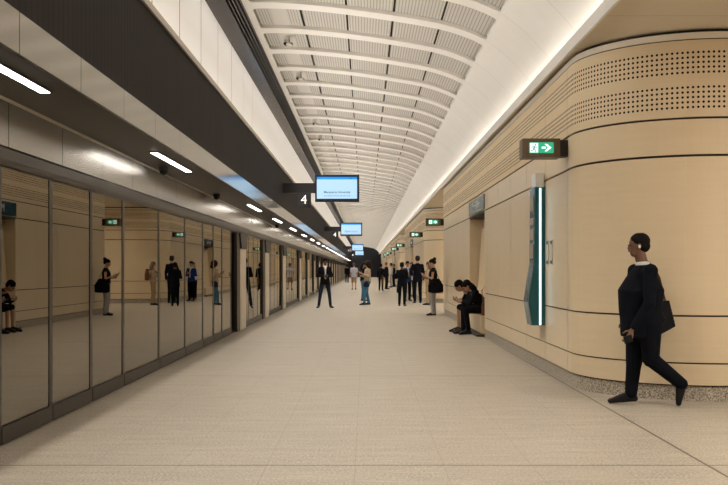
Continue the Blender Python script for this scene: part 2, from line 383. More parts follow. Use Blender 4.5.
# ------------------------------------------------------------------ right hand wall blocks
XW, R = 2.455, 1.36
BL0, BL1, PER = 11.56, 30.35, 29.5
N0, N1 = 19.9, 22.75                             # niche of the first block
def block(k):
    ys, ye = BL0+PER*k, BL1+PER*k
    pth = []                                     # (x, y, nx, ny, u, straight)
    u = 0
    def add(x, y, nx, ny, st):
        nonlocal u
        if pth: u += math.hypot(x-pth[-1][0], y-pth[-1][1])
        pth.append((x, y, nx, ny, u, st))
    add(9, ys-R, 0, -1, 0); add(XW+R, ys-R, 0, -1, 0)
    for i in range(1, 25):
        a = -pi/2-pi/2*i/24; add(XW+R+R*cos(a), ys+R*sin(a), cos(a), sin(a), 0)
    seams = [ys+.18]
    yy = ys+1.6
    while yy < ye-.5: seams.append(yy); yy += 1.58
    marks = sorted(set([round(ys+.001, 4)] + sum([[s-.006, s+.006] for s in seams], []) + [N0+PER*k, N1+PER*k, ye]))
    for yv in marks: add(XW, yv, -1, 0, 1)
    for i in range(1, 25):
        a = pi-pi/2*i/24; add(XW+R+R*cos(a), ye+R*sin(a), cos(a), sin(a), 0)
    add(9, ye+R, 0, 1, 0)
    bands = [(.155, .172, -.03, 1), (.172, .393, 0, 0), (.393, .410, -.025, 1), (.410, .893, 0, 0), (.893, .912, -.025, 1),
             (.912, 2.588, 0, 0), (2.588, 2.614, -.03, 1), (2.614, 2.985, .0, 0), (2.985, 3.008, -.02, 1),
             (3.008, 3.82, .006, 2), (3.82, 3.832, -.01, 1), (3.832, 3.90, .004, 3), (3.90, 3.938, -.06, 1)]
    m = MB()
    for (x0, y0, nx0, ny0, u0, s0), (x1, y1, nx1, ny1, u1, s1) in zip(pth, pth[1:]):
        nich = s0 and s1 and y0 >= N0+PER*k-.001 and y1 <= N1+PER*k+.001
        seam = s0 and s1 and (y1-y0) < .02
        prev = None
        for z0, z1, o, mi in bands:
            if nich and z0 < 2.58: prev = None; continue
            oo = o
            if seam and mi in (0, 2): oo = o-.012; mi = 1
            if mi == 0 and s0 and s1: mi = 4
            if mi == 4 and (nich): mi = 0
            q = [(x0+nx0*oo, y0+ny0*oo, z0), (x1+nx1*oo, y1+ny1*oo, z0), (x1+nx1*oo, y1+ny1*oo, z1), (x0+nx0*oo, y0+ny0*oo, z1)]
            m.face(q[::-1], mi, [(u0, z1), (u1, z1), (u1, z0), (u0, z0)])
            if prev is not None and prev != oo:
                m.face([(x0+nx0*prev, y0+ny0*prev, z0), (x1+nx1*prev, y1+ny1*prev, z0), (x1+nx1*oo, y1+ny1*oo, z0), (x0+nx0*oo, y0+ny0*oo, z0)], 0, [(u0, z0), (u1, z0), (u1, z0), (u0, z0)])
            prev = oo
    # niche interior: jambs, back, dark lintel soffit, slanting inner cheek
    a, b = N0+PER*k, N1+PER*k; D = 3.35
    def nf(q, mi=0): m.face(q, mi, [(p[1]+p[0], p[2]) for p in q])
    nf([(XW, a, 0), (D, a, 0), (D, a, 2.6), (XW, a, 2.6)]); nf([(XW, b, 0), (D, b, 0), (D, b, 2.6), (XW, b, 2.6)])
    nf([(D, a, 0), (D, b, 0), (D, b, 2.6), (D, a, 2.6)]); nf([(XW, a, 2.56), (D, a, 2.56), (D, b, 2.56), (XW, b, 2.56)], 1)
    nf([(XW, a, 2.56), (XW, b, 2.56), (XW, b, 2.6), (XW, a, 2.6)], 1)
    nf([(XW+.12, b-.02, .0), (XW+.45, b-.9, .0), (XW+.85, b-1.2, 2.55), (XW+.3, b-.02, 2.55)])
    o = struct(m.build('wall_right', [M_stone, M_groove, M_stone_perf, M_rim, M_satin]))
    s_ = MB()
    for (x0, y0, nx0, ny0, u0, s0), (x1, y1, nx1, ny1, u1, s1) in zip(pth, pth[1:]):
        if s0 and s1 and y0 >= N0+PER*k-.001 and y1 <= N1+PER*k+.001: continue
        f = -.03
        s_.face([(x0+nx0*f, y0+ny0*f, .158), (x1+nx1*f, y1+ny1*f, .158), (x1+nx1*f, y1+ny1*f, 0), (x0+nx0*f, y0+ny0*f, 0)])
    struct(s_.build('baseboard_right', M_skirt))
for k in range(-1, 6): block(k) if k < 5 else None

# ------------------------------------------------------------------ platform screen: near glass panels
nears = [5.6, 7.6, 8.85, 10.15, 11.5, 13.5, 15.45, 17.15, 18.35, 19.45, 20.75]
def rail(y0, y1, o, off):
    MB().box(XG-.03, XG+.012, y0, y1, .012, .16).build('bottom_rail', M_darksteel, o, off=off)
vis = 0
for a, b in zip(nears, nears[1:]):
    lab = ''
    if b > 7.7:
        lab = f'tinted reflective glass platform screen panel, {ORD[vis]} from the left edge of the photo'; vis += 1
    else: lab = 'tinted glass screen panel left of the photo edge'
    o = thing('glass_screen_panel', lab, 'glass panel', (XG, a, 0), 'fixed glass panels of the platform screen')
    def bx(nm, x0, x1, y0, y1, z0, z1, m_): return MB().box(x0-XG, x1-XG, y0-a, y1-a, z0, z1).build(nm, m_, o)
    bx('glass_pane', XG-.012, XG, a+.046, b-.046, .16, 2.21, M_glass)
    bx('bottom_rail', XG-.03, XG+.012, a+.046, b-.046, .012, .15, M_darksteel)
    bx('mullion', XG-.04, XG+.006, b-.045, b+.045, .012, 2.21, M_darksteel)
# posts with gussets, and door bays between them
posts = [22.0, 27.5, 33.5, 42.0, 48.0, 54.0]
while posts[-1] < 158: posts.append(posts[-1]+5.8)
p0 = None
for i, yv in enumerate(posts):
    lab = f'brushed steel door post with dark wedge at its top, {ORD[i]} along the glass screen'
    if p0 is None:
        o = thing('door_post', lab, 'post', (XG, yv, 0), 'steel posts between the platform doors')
        MB().prism([(-.03, -.05), (.07, 0), (.07, .82), (-.03, .87)], .012, 2.0, 'Z').build('steel_panel', M_steel, o)
        MB().box(-.03, .045, -.55, -.05, .012, 2.21).build('dark_panel', M_darksteel, o)
        g = MB(); g.prism([(-.05, 1.86), (.87, 1.86), (1.05, 2.21), (-.3, 2.21)], .0, .085, 'X')
        g.build('gusset', M_blackm, o)
        p0 = o
    else: o = clone(p0, (XG, yv, 0), lab)
def bay(y0, y1, lab):
    o = thing('platform_screen_door', lab, 'platform door', (XG, y0, 0), 'sliding glass doors of the platform screen')
    L_ = y1-y0; k = 4 if L_ < 7 else 6
    for q in range(k):
        a, b = L_*q/k, L_*(q+1)/k
        MB().box(-.012, 0, a+.03, b-.03, .16, 2.21).build('glass_pane', M_glass, o)
        if q: MB().box(-.03, .004, a-.02, a+.02, .012, 2.21).build('mullion', M_darksteel, o)
    MB().box(-.03, .012, 0.0, L_, .012, .155).build('bottom_rail', M_darksteel, o)
for i in range(len(posts)-1):
    bay(posts[i]+.88, posts[i+1]-.56, f'glass platform door bay with steel frame, {ORD[i]} after the plain glass panels')

# ------------------------------------------------------------------ soffit lights and cameras
def soffit_light(yv, lab, first=[None]):
    if first[0] is None:
        o = thing('ceiling_light', lab, 'light', (-2.49, yv, 2.785), 'linear lamps along the dark soffit')
        MB().box(-.055, .055, -.02, 2.27, -.012, 0).build('housing', M_blackm, o)
        MB().box(-.038, .038, 0, 2.25, -.016, -.011).build('diffuser', M_lamp, o)
        first[0] = o; return o
    return clone(first[0], (-2.49, yv, 2.785), lab)
ys = [5.3, 11.45, 20.8, 26.5, 32.6, 38.6]
while ys[-1] < 155: ys.append(ys[-1]+6.1)
for i, yv in enumerate(ys):
    soffit_light(yv, f'bright linear lamp in the dark soffit, {ORD[i]} from the left edge of the photo')
def cctv(x, yv, z, lab):
    o = thing('security_camera', lab, 'security camera', (x, yv, z))
    MB().tube([(0, 0, 0), (0, 0, -.05)], .065, 14).build('mount', M_blackm, o, True)
    MB().dome((0, 0, -.05), .06, 14, 6).build('dome', M_black, o, True)
cctv(-2.74, 13.2, 2.785, 'black dome camera under the soffit beside the second lamp')
cctv(-2.74, 17.9, 2.785, 'black dome camera under the soffit between second and third lamps')
cctv(-2.74, 30.2, 2.785, 'black dome camera under the soffit, furthest one down the platform')
for i, (yv, x) in enumerate(((16.5, -1.33), (19.5, -1.33), (25.6, -1.33), (28.7, -1.33))):
    o = thing('ceiling_camera', f'small white camera on the vault\'s left coffers, {ORD[i]} from the top', 'security camera', (x, yv, vz(x)+REC), 'white cameras on the vaulted ceiling')
    MB().tube([(0, 0, 0), (0, 0, -.12)], .055, 12).build('mount', M_plain, o, True)
    MB().tube([(-.03, 0, -.13), (.10, -.10, -.15)], .028, 10).build('camera_body', M_plain, o, True)
    MB().dome((-.01, -.01, -.115), .05, 12, 5).build('lens_dome', M_black, o, True)

# ------------------------------------------------------------------ information screens and platform number signs
def screen(yv, lab, lab4, first=[None]):
    x0, x1, z0, z1 = -1.42, -.165, 3.31, 4.08
    if first[0] is None:
        o = thing('information_screen', lab, 'screen', (-2.35, yv, 3.57), 'hanging information screens')
        B = lambda nm, a, b, c, d, e, f, m_, par=o: MB().box(a+2.35, b+2.35, c, d, e-3.57, f-3.57).build(nm, m_, par)
        B('support_arm', -2.35, x0+.06, .06, .17, 3.57, 3.85, M_blackm)
        B('casing', x0, x1, 0, .12, z0, z1, M_bezel)
        d = B('display', x0+.05, x1-.06, -.004, 0, z0+.09, z1-.06, M_screen)
        B('title_bar', x0+.05, x1-.06, -.007, -.004, z1-.13, z1-.06, M_screenbar, d)
        B('clock_patch', x1-.26, x1-.22, -.009, -.006, z1-.115, z1-.085, M_screentext, d)
        text_mesh('destination_text', 'Macquarie University', .088, M_screentext, d, (2.35+(x0+x1)/2, -.008, z0+.275-3.57), (pi/2, 0, 0), .001)
        g = MB()
        xx = x0+.25
        while xx < x1-.25:
            w_ = random.uniform(.03, .09); g.box(xx+2.35, xx+w_+2.35, -.006, -.004, z0+.165-3.57, z0+.178-3.57); xx += w_+.015
        g.build('small_print', M_screentext, d)
        p = thing('platform_number_sign', lab4, 'sign', (-1.74, yv+.06, 3.57), 'platform number signs')
        MB().box(-.2, .2, 0, .08, -.43, -.004).build('plate', M_blackm, p)
        text_mesh('numeral', '4', .36, M_num, p, (0.0, -.004, -.20), (pi/2, 0, 0), .003)
        first[0] = (o, p)
    else:
        clone(first[0][0], (-2.35, yv, 3.57), lab); clone(first[0][1], (-1.74, yv+.06, 3.57), lab4)
screen(27.6, 'largest, nearest pale blue information screen on a black arm', 'black platform sign with white 4 under the nearest screen\'s arm')
screen(56.0, 'second hanging blue information screen, half the nearest one\'s size', 'black platform sign with white 4 under the second screen\'s arm')
screen(104.0, 'third hanging blue screen, small, just left of the dark end wall', 'tiny black platform number sign by the third screen')
screen(138.0, 'fourth and furthest blue screen, just below the third', 'tiny black platform number sign by the furthest screen')

# ------------------------------------------------------------------ exit signs
def exit_sign(yv, xw, lab, first=[None]):
    if first[0]:
        return clone(first[0], (xw, yv, 2.86), lab)
    o = thing('exit_sign', lab, 'exit sign', (xw, yv, 2.86), 'green exit signs on the stone walls')
    MB().prism([(-.555, -.115), (-.10, -.115), (-.10, .115), (-.555, .115)], 0, .24).build('housing', M_bronze, o)
    f = MB().box(-.475, -.18, -.006, 0, -.062, .068).build('green_face', M_green, o)
    MB().box(-.465, -.368, -.009, -.006, -.055, .060).build('white_panel', M_pict, f)
    rm = MB(); yq = -.011                        # running figure
    def limb(p, q, w_):
        p, q = Vector((p[0], p[1])), Vector((q[0], q[1])); d = (q-p).normalized(); n_ = Vector((-d.y, d.x))*w_
        pts = [p-n_, q-n_, q+n_, p+n_]; rm.prism([(c.x, c.y) for c in pts], yq, yq+.002)
    cx = -.416
    limb((cx+.006, .018), (cx-.006, -.012), .008); limb((cx+.004, .018), (cx-.022, .012), .0035); limb((cx-.022, .012), (cx-.032, -.004), .0035)
    limb((cx+.008, .016), (cx+.024, .004), .0035); limb((cx+.024, .004), (cx+.037, .010), .0035)
    limb((cx-.004, -.012), (cx-.018, -.030), .0045); limb((cx-.018, -.030), (cx-.040, -.030), .004)
    limb((cx-.002, -.012), (cx+.014, -.026), .0045); limb((cx+.014, -.026), (cx+.018, -.050), .004)
    rm.prism([(cx+.014+.009*cos(a), .036+.009*sin(a)) for a in lin(0, 2*pi, 10)[:-1]], yq, yq+.002)
    rm.build('running_figure', M_pictg, f)
    a_ = MB(); a_.prism([(-.325, -.010), (-.275, -.010), (-.275, .016), (-.325, .016)], -.009, -.006)
    a_.prism([(-.205, .003), (-.262, .048), (-.290, .048), (-.250, .003), (-.290, -.042), (-.262, -.042)], -.009, -.006)
    a_.build('arrow', M_pict, f)
    MB().box(-.10, .02, .03, .21, -.10, .10).build('wall_bracket', M_blackm, o)
    first[0] = o; return o
names = ['largest green running-man exit sign, above the teal help point', 'green exit sign at the far corner of the near wall block',
         'green exit sign on the near corner of the second wall block', 'small green exit sign at the far corner of the second block',
         'small green exit sign on the near corner of the third block', 'tiny green exit sign at the far corner of the third block',
         'tiny green exit sign, furthest but one', 'tiniest, furthest green exit sign']
for i, (yv, xw) in enumerate([(11.7, XW), (30.2, XW), (41.2, XW), (59.7, XW), (70.7, XW), (89.2, XW), (100.2, XW), (118.7, XW)]):
    exit_sign(yv, xw, names[i])

# ------------------------------------------------------------------ teal help point, intercom plates, station signs, bench
o = thing('help_point', 'teal wedge-shaped help point with white light strip on the stone wall', 'help point', (XW, 13.2, 0))
sx = lambda px: (px-365)/73.5-XW
sz = lambda py: 1.4-(py-269)/73.5
prof = [(sx(545.2), sz(187)), (sx(535.4), sz(187)), (sx(534.8), sz(262)), (sx(528.6), sz(302)), (sx(532.5), sz(325.5)), (sx(545.2), sz(325.5))]
prof = [(min(a, 0.0) if a > -.01 else a, b) for a, b in prof]
MB().prism(prof, 0, .42).build('body', M_teal, o)
g = MB(); q = prof
for (a, b), (c_, d_) in ((q[1], q[2]), (q[2], q[3]), (q[3], q[4])):
    n_ = Vector((-(d_-b), (c_-a))).normalized()*-.006
    pts = [(a, b), (c_, d_), (c_+n_.x, d_+n_.y), (a+n_.x, b+n_.y)]; g.prism(pts, .02, .40)
g.build('side_screen', M_mirror, o)
MB().box(sx(539.2), sx(541.2), -.006, 0, sz(325), sz(188)).build('light_strip', M_strip, o)
MB().box(sx(536), sx(544.5), .02, .35, sz(187), sz(173)).build('top_cap', M_capw, o)
g = MB()
for i, (z0, z1) in enumerate(((1.55, 1.75), (1.80, 1.95), (2.0, 2.1), (2.2, 2.4))): g.box(sx(535.0)-.012, sx(535.0)-.004, .08, .34, z0, z1)
g.build('side_notice', M_ledge, o)
for yv, lab in ((13.0, 'slim steel control strip beside the help point, left one'), (12.72, 'slim steel control strip beside the help point, right one')):
    o = thing('control_strip', lab, 'control panel', (XW, yv, 1.46), 'slim steel strips beside the help point')
    MB().box(-.014, .002, -.06, .06, 0, .32).build('plate', M_steel, o)
    g = MB()
    for zz in (.01, .27): g.box(-.018, -.014, -.045, .045, zz, zz+.04)
    g.build('button', M_black, o)
for k, lab in ((0, 'teal station name sign on the near wall above the bench niche'), (1, 'station name sign above the niche of the second wall block'), (2, 'station name sign above the third wall block\'s niche')):
    o = thing('station_sign', lab, 'sign', (XW, N0+PER*k, 2.63), 'station name signs over the niches')
    MB().box(-.02, .004, 0, N1-N0, 0, .31).build('plate', M_tealdark, o)
    text_mesh('lettering', 'Martin Place', .27, M_letter, o, (-.021, (N1-N0)/2, .15), (pi/2, 0, -pi/2), .001)
for k, lab in ((0, 'pale stone bench in the niche under the two seated people'), (1, 'pale stone bench in the second wall block\'s niche'), (2, 'pale stone bench in the third wall block\'s niche')):
    o = thing('bench', lab, 'bench', (2.42, N0+PER*k, 0), 'stone benches in the wall niches')
    MB().box(0, .9, .25, N1-N0-.15, .06, .43).build('seat', M_stone, o)
    MB().box(-.12, .9, .1, N1-N0-.05, .0, .04).build('base_plate', M_darksteel, o)

# ------------------------------------------------------------------ people
def fabric(name, col, rough=.85):
    m = mat(name, col, rough, spec=.1); n = N(m); n.coords()
    dk = tuple(c*.75 for c in col); n.color(n.mix(n.ramp(n.noise(9, 4), .3, .7), col, dk)); n.bump(n.noise(14, 3), .25, .02); return m
SK = {'brown': mat('brown_skin', (.16, .075, .042), .5), 'tan': mat('tan_skin', (.42, .24, .15), .5), 'fair': mat('fair_skin', (.56, .36, .26), .5)}
M_hair = mat('black_hair', (.006, .005, .005), .7, spec=.12); M_hairb = mat('dark_brown_hair', (.025, .013, .008), .7, spec=.15); M_hairl = mat('light_brown_hair', (.14, .08, .04), .5)
M_shoe = mat('black_leather_shoe', (.006, .006, .008), .35, spec=.25); M_eye = mat('dark_eye', (.01, .008, .006), .2); M_lip = mat('lip', (.22, .08, .06), .5)
F = {}
def fab(n_, col):
    if n_ not in F: F[n_] = fabric(n_.replace(' ', '_'), col)
    return F[n_]
navy = fab('dark navy suit', (.0055, .0065, .011)); black = fab('black cloth', (.007, .007, .009)); jeans = fab('dark denim', (.022, .031, .052))
white = fab('white cotton', (.72, .70, .68)); grey = fab('grey cloth', (.42, .40, .40)); beige = fab('beige knit', (.50, .38, .26))
khaki = fab('khaki cotton', (.42, .31, .18)); lav = fab('pale lilac cotton', (.55, .54, .62)); bluep = fab('blue print cloth', (.07, .19, .30))
bluej = fab('bright blue cloth', (.02, .04, .20)); rust = fab('rust brown cloth', (.22, .09, .04)); brown = fab('brown leather', (.13, .06, .03))

def capsule(m, p0, r0, p1, r1, k=12):
    p0, p1 = Vector(p0), Vector(p1); d = p1-p0; L_ = d.length or 1e-5; d = d/L_
    u = d.cross(Vector((0, 0, 1)) if abs(d.z) < .9 else Vector((1, 0, 0))).normalized(); w_ = d.cross(u)
    rings = []
    for a in (-80, -50, -20): rings.append((p0+d*r0*sin(radians(a)), r0*cos(radians(a))))
    for a in (20, 50, 80): rings.append((p1+d*r1*sin(radians(a)), r1*cos(radians(a))))
    b = len(m.v)
    for c_, r in rings:
        for q in range(k): m.v.append(tuple(c_+(u*cos(2*pi*q/k)+w_*sin(2*pi*q/k))*r))
    for i in range(5):
        for q in range(k): m.f.append((b+i*k+q, b+i*k+(q+1) % k, b+(i+1)*k+(q+1) % k, b+(i+1)*k+q))
    m.f.append(tuple(b+q for q in reversed(range(k)))); m.f.append(tuple(b+5*k+q for q in range(k)))
def loft(m, rings, k=20):
    """rings: (x, y, z, half depth along x, half width along y[, tilt]) horizontal-ish ellipses, closed"""
    b = len(m.v)
    rr = [rings[0][:3]+(rings[0][3]*.5, rings[0][4]*.5)+tuple(rings[0][5:])] + list(rings) + [rings[-1][:3]+(rings[-1][3]*.5, rings[-1][4]*.5)+tuple(rings[-1][5:])]
    rr[0] = (rr[0][0], rr[0][1], rr[0][2]-.015)+tuple(rr[0][3:]); rr[-1] = (rr[-1][0], rr[-1][1], rr[-1][2]+.015)+tuple(rr[-1][3:])
    for r in rr:
        t_ = r[5] if len(r) > 5 else 0
        for q in range(k):
            a = 2*pi*q/k; dx, dy = r[3]*cos(a), r[4]*sin(a); m.v.append((r[0]+dx*cos(t_), r[1]+dy, r[2]-dx*sin(t_)))
    for i in range(len(rr)-1):
        for q in range(k): m.f.append((b+i*k+q, b+i*k+(q+1) % k, b+(i+1)*k+(q+1) % k, b+(i+1)*k+q))
    m.f.append(tuple(b+q for q in reversed(range(k)))); m.f.append(tuple(b+(len(rr)-1)*k+q for q in range(k)))
def ball(m, c_, rx, ry, rz, pitch=0, k=16, n_=9):
    b = len(m.v)
    for i in range(1, n_):
        a = -pi/2+pi*i/n_
        for q in range(k):
            x, y, z = rx*cos(a)*cos(2*pi*q/k), ry*cos(a)*sin(2*pi*q/k), rz*sin(a)
            m.v.append((c_[0]+x*cos(pitch)+z*sin(pitch), c_[1]+y, c_[2]-x*sin(pitch)+z*cos(pitch)))
    for i in range(n_-2):
        for q in range(k): m.f.append((b+i*k+q, b+i*k+(q+1) % k, b+(i+1)*k+(q+1) % k, b+(i+1)*k+q))
    m.f.append(tuple(b+q for q in reversed(range(k)))); m.f.append(tuple(b+(n_-2)*k+q for q in range(k)))
def bake(m, name, mt, voxel, smooth, parent=None):
    me = bpy.data.meshes.new(name); me.from_pydata(m.v, [], m.f); me.update()
    o = bpy.data.objects.new('tmp', me); C.objects.link(o)
    a = o.modifiers.new('r', 'REMESH'); a.mode = 'VOXEL'; a.voxel_size = voxel; a.use_smooth_shade = True
    if smooth: b = o.modifiers.new('s', 'SMOOTH'); b.iterations = smooth; b.factor = .5
    dg = bpy.context.evaluated_depsgraph_get(); me2 = bpy.data.meshes.new_from_object(o.evaluated_get(dg))
    bpy.data.objects.remove(o); bpy.data.meshes.remove(me); me2.name = name
    me2.materials.clear(); me2.materials.append(mt)
    me2.polygons.foreach_set('use_smooth', [True]*len(me2.polygons))
    r = bpy.data.objects.new(name, me2); C.objects.link(r)
    if parent: r.parent = parent
    return r
def hand(m, w_, d, nrm, side, s=1.0, curl=25):
    """w wrist, d direction of the fingers, nrm palm normal (fingers curl towards it), side = towards the thumb"""
    w_, d, nrm, side = Vector(w_), Vector(d).normalized(), Vector(nrm).normalized(), Vector(side).normalized()
    for t_ in (-.028, -.009, .011, .029): capsule(m, w_+d*.015*s, .016*s, w_+d*.085*s+side*t_*s, .0125*s, 8)
    for i, (t_, L_) in enumerate(((.029, .070), (.010, .080), (-.010, .074), (-.029, .058))):
        p = w_+d*.088*s+side*t_*s; a = radians(curl*.5)
        for j, f_ in enumerate((.45, .32, .25)):
            q_ = p+(d*cos(a)+nrm*sin(a)+side*t_*1.2)*L_*f_*s; capsule(m, p, (.0098-.0008*j)*s, q_, (.009-.0008*j)*s, 8); p = q_; a += radians(curl)
    p = w_+d*.03*s+side*.028*s; q_ = p+(side*.75+d*.75+nrm*.4).normalized()*.04*s; capsule(m, p, .013*s, q_, .011*s, 8)
    r_2 = q_+(side*.2+d+nrm*.6).normalized()*.032*s; capsule(m, q_, .011*s, r_2, .009*s, 8)

BASE = dict(head=(.02, 0, 1.635), neck=(-.01, 0, 1.47), chest=(0, 0, 1.28), waist=(.0, 0, 1.08), pelvis=(0, 0, .95),
            shL=(-.01, .172, 1.395), elL=(-.03, .225, 1.13), wrL=(.04, .24, .88), shR=(-.01, -.172, 1.395), elR=(-.03, -.225, 1.13), wrR=(.04, -.24, .88),
            hipL=(0, .09, .92), knL=(.02, .10, .50), anL=(-.02, .105, .085), toL=(.17, .125, .03),
            hipR=(0, -.09, .92), knR=(.02, -.10, .50), anR=(-.02, -.105, .085), toR=(.17, -.125, .03))
def person(label, x, y, z0, head_deg, height=1.75, skin='tan', top=black, hem=.88, sleeve='long', bottom=black, legs='long', hair=M_hair,
           hairstyle='short', shoe=M_shoe, girth=1.0, pose=None, shirt=None, nod=0, voxel=.011, group=None, legw=1.0, female=False, zhead=None,
           handdir=None, depth=1.0, collar=False, flare=None):
    J = {k: Vector(v_) for k, v_ in BASE.items()}
    if female:
        for s_ in ('L', 'R'):
            for j_ in ('sh', 'el', 'wr'): J[j_+s_].y *= .88
    for k, v_ in (pose or {}).items(): J[k] = Vector(v_)
    sc = height/1.75; g = girth
    # ---- body, one continuous skin
    m = MB(); hd, nk = J['head'], J['neck']
    ball(m, hd+Vector((-.01, 0, .025)), .098, .076, .098, nod)
    fw = Vector((cos(nod), 0, -sin(nod))); up = Vector((sin(nod), 0, cos(nod)))
    capsule(m, hd+fw*.022+up*.01, .070, hd+fw*.038-up*.068, .044)
    capsule(m, hd+fw*.080+up*.018, .010, hd+fw*.094-up*.018, .014, 8)     # nose
    capsule(m, hd+fw*.09-up*.045+Vector((0, -.018, 0)), .010, hd+fw*.09-up*.045+Vector((0, .018, 0)), .010, 8)
    for s_ in (-1, 1): ball(m, hd+Vector((0, s_*.079, 0))-up*.005, .018, .010, .032, nod, 8, 6)
    capsule(m, hd-up*.06-fw*.015, .055*g**.5, nk-Vector((0, 0, .02)), .062*g**.5)
    ch, wa, pe = J['chest'], J['waist'], J['pelvis']
    loft(m, [(*pe, .10*g, .14*g), (*wa, .09*g, .12*g), (*ch, .10*g, .145*g), (*(J['neck']-Vector((0, 0, .07))), .07*g, .14), (*(J['neck']), .05, .06)])
    for s_ in ('L', 'R'):
        a, b, c_ = J['sh'+s_], J['el'+s_], J['wr'+s_]
        capsule(m, a, .045, b, .036); capsule(m, b, .036, c_, .025)
        d = (c_-b).normalized(); sd = -1 if s_ == 'R' else 1
        if handdir and s_ in handdir: hd_, hn, ht = [Vector(q) for q in handdir[s_]]
        else:
            hd_ = d; hn = Vector((0, -sd, 0)) if abs(d.z) > .7 else Vector((0, -sd*.6, .8)); ht = Vector((1, 0, .0)) if abs(d.z) > .7 else Vector((0, 0, 1))
            ht = (ht-d*ht.dot(d)).normalized()
        hand(m, c_, hd_, hn, ht, 1.0)
        a, b, c_, t_ = J['hip'+s_], J['kn'+s_], J['an'+s_], J['to'+s_]
        capsule(m, a, .075, b, .050); capsule(m, b, .050, b.lerp(c_, .35), .050); capsule(m, b.lerp(c_, .35), .050, c_, .034)
        capsule(m, c_, .034, t_+Vector((0, 0, .01)), .024)
    root = bake(m, 'person', SK[skin], voxel, 2)
    root['label'] = label; root['category'] = 'person'
    if group: root['group'] = group
    root.location = (x, y, z0); root.rotation_euler = (0, 0, radians(head_deg)); root.scale = (sc, sc, sc)
    vx = max(voxel, .009)
    # ---- top
    m = MB(); hemz = hem
    if sleeve == 'jacket' or sleeve == 'long': pass
    rings = []
    low = pe+(Vector((0, 0, hemz-pe.z)) if abs((pe-wa).x) < .12 else Vector((0, 0, -.02)))
    fl = flare or (1.12 if hem < .87 else 1.0)
    if flare: low.x += .05
    rings = [(*low, .135*g*fl, .175*g*fl**.5), (*pe.lerp(wa, .3), .135*g, .172*g), (*wa, .128*g, .155*g), (*ch, .135*g, .178*g*(.92 if female else 1)),
             (*ch.lerp(J['neck'], .5), .115*g, .165*(.9 if female else 1)), (*(J['neck']-Vector((0, 0, .035))), .075*g**.5, .11), (*(J['neck']+Vector((-.005, 0, .008))), .062, .066)]
    rings = [(r[0], r[1], r[2], r[3]*(depth if i_ < 4 else depth**.4), r[4]) for i_, r in enumerate(rings)]
    loft(m, rings)
    for s_ in ('L', 'R'):
        a, b, c_ = J['sh'+s_], J['el'+s_], J['wr'+s_]; gr = .5+.5*g**1.3
        capsule(m, a.lerp(ch+Vector((0, 0, .12)), .4), .06*gr, a, .066*gr)
        if sleeve == 'long': capsule(m, a, .066*gr, b, .055*gr); capsule(m, b, .055*gr, c_.lerp(b, .08), .041)
        elif sleeve == 'short': capsule(m, a, .066*gr, a.lerp(b, .65), .058)
    bake(m, 'jacket' if sleeve == 'long' else 'shirt', top, vx, 4, root)
    if shirt:                                     # shirt front and collar
        m = MB(); f0 = ch+Vector((.128*g, 0, 0))
        if not collar: loft(m, [(wa.x+.125*g-.03, 0, wa.z-.17, .03, .035), (wa.x+.125*g-.022, 0, wa.z, .032, .04), (ch.x+.13*g-.028, 0, ch.z, .035, .045), (ch.x+.105*g-.02, 0, ch.z+.12, .035, .04), (nk.x+.03, 0, nk.z+.0, .04, .05)])
        loft(m, [(*(nk-Vector((0, 0, .03))), .078, .082), (nk.x+.005, 0, nk.z+.025, .066*g**.4, .068*g**.4)])
        bake(m, 'shirt', shirt, min(vx, .009), 2, root)
    # ---- bottom
    m = MB()
    loft(m, [(*(pe-Vector((0, 0, .07))), .125*g, .165*g), (*pe, .128*g, .165*g), (*wa.lerp(pe, .3), .115*g, .15*g)])
    for s_ in ('L', 'R'):
        a, b, c_ = J['hip'+s_], J['kn'+s_], J['an'+s_]
        if legs == 'long':
            capsule(m, a, .098*g**.7*legw, b, .070*legw*g**.3); capsule(m, b, .070*legw*g**.3, c_.lerp(b, .05), .056*legw)
        elif legs == 'short': capsule(m, a, .098*legw, b.lerp(a, .05), .080*legw)
    if legs == 'skirt': loft(m, [(J['knL'].x*.5, 0, .50, .17, .20), (0, 0, .9, .14, .17)])
    bake(m, {'long': 'trousers', 'short': 'shorts', 'skirt': 'skirt'}[legs], bottom, vx, 3, root)
    # ---- shoes
    for s_ in ('L', 'R'):
        c_, t_ = J['an'+s_], J['to'+s_]; m = MB(); d = (t_-c_); d2 = d.normalized()
        upf = Vector((0, 0, 1)); 
        heel = c_+(Vector((-.04, 0, -.045)) if abs(t_.z-c_.z) < .09 else (-d2*.01+Vector((.045*(-d2.z), 0, .03))*0+Vector((.05, 0, .0))*0-d2.cross(Vector((0, 1, 0)))*-.045))
        capsule(m, heel, .036, c_, .046); capsule(m, heel, .036, t_, .032); capsule(m, c_, .044, t_, .030)
        bake(m, 'shoe', shoe, .009, 2, root)
    # ---- hair
    m = MB(); hc = hd-fw*.028+up*.045
    if hairstyle == 'short': ball(m, hc+up*.004, .106, .090, .090, nod); ball(m, hc-up*.05-fw*.025, .078, .086, .07, nod)
    elif hairstyle == 'bun': ball(m, hc, .10, .088, .09, nod); ball(m, hc-fw*.10+up*.05, .055, .055, .055); ball(m, hc-fw*.05-up*.04, .07, .08, .07)
    elif hairstyle == 'long': ball(m, hc, .104, .092, .092, nod); ball(m, hc-fw*.035-up*.13, .075, .10, .15, nod)
    elif hairstyle == 'bushy': ball(m, hc-fw*.03-up*.03, .15, .15, .15); ball(m, hc-up*.15-fw*.05, .12, .14, .11)
    hobj = bake(m, 'hair', hair, .009, 1, root)
    # ---- eyes, mouth
    for s_ in (-1, 1):
        e = MB(); ball(e, hd+fw*.083+up*.012+Vector((0, s_*.030, 0)), .011, .014, .008, nod, 10, 6); ob = e_build(e, 'eye', M_eye, root)
    e = MB(); ball(e, hd+fw*.098-up*.045, .006, .022, .006, nod, 10, 6); e_build(e, 'mouth', M_lip, root)
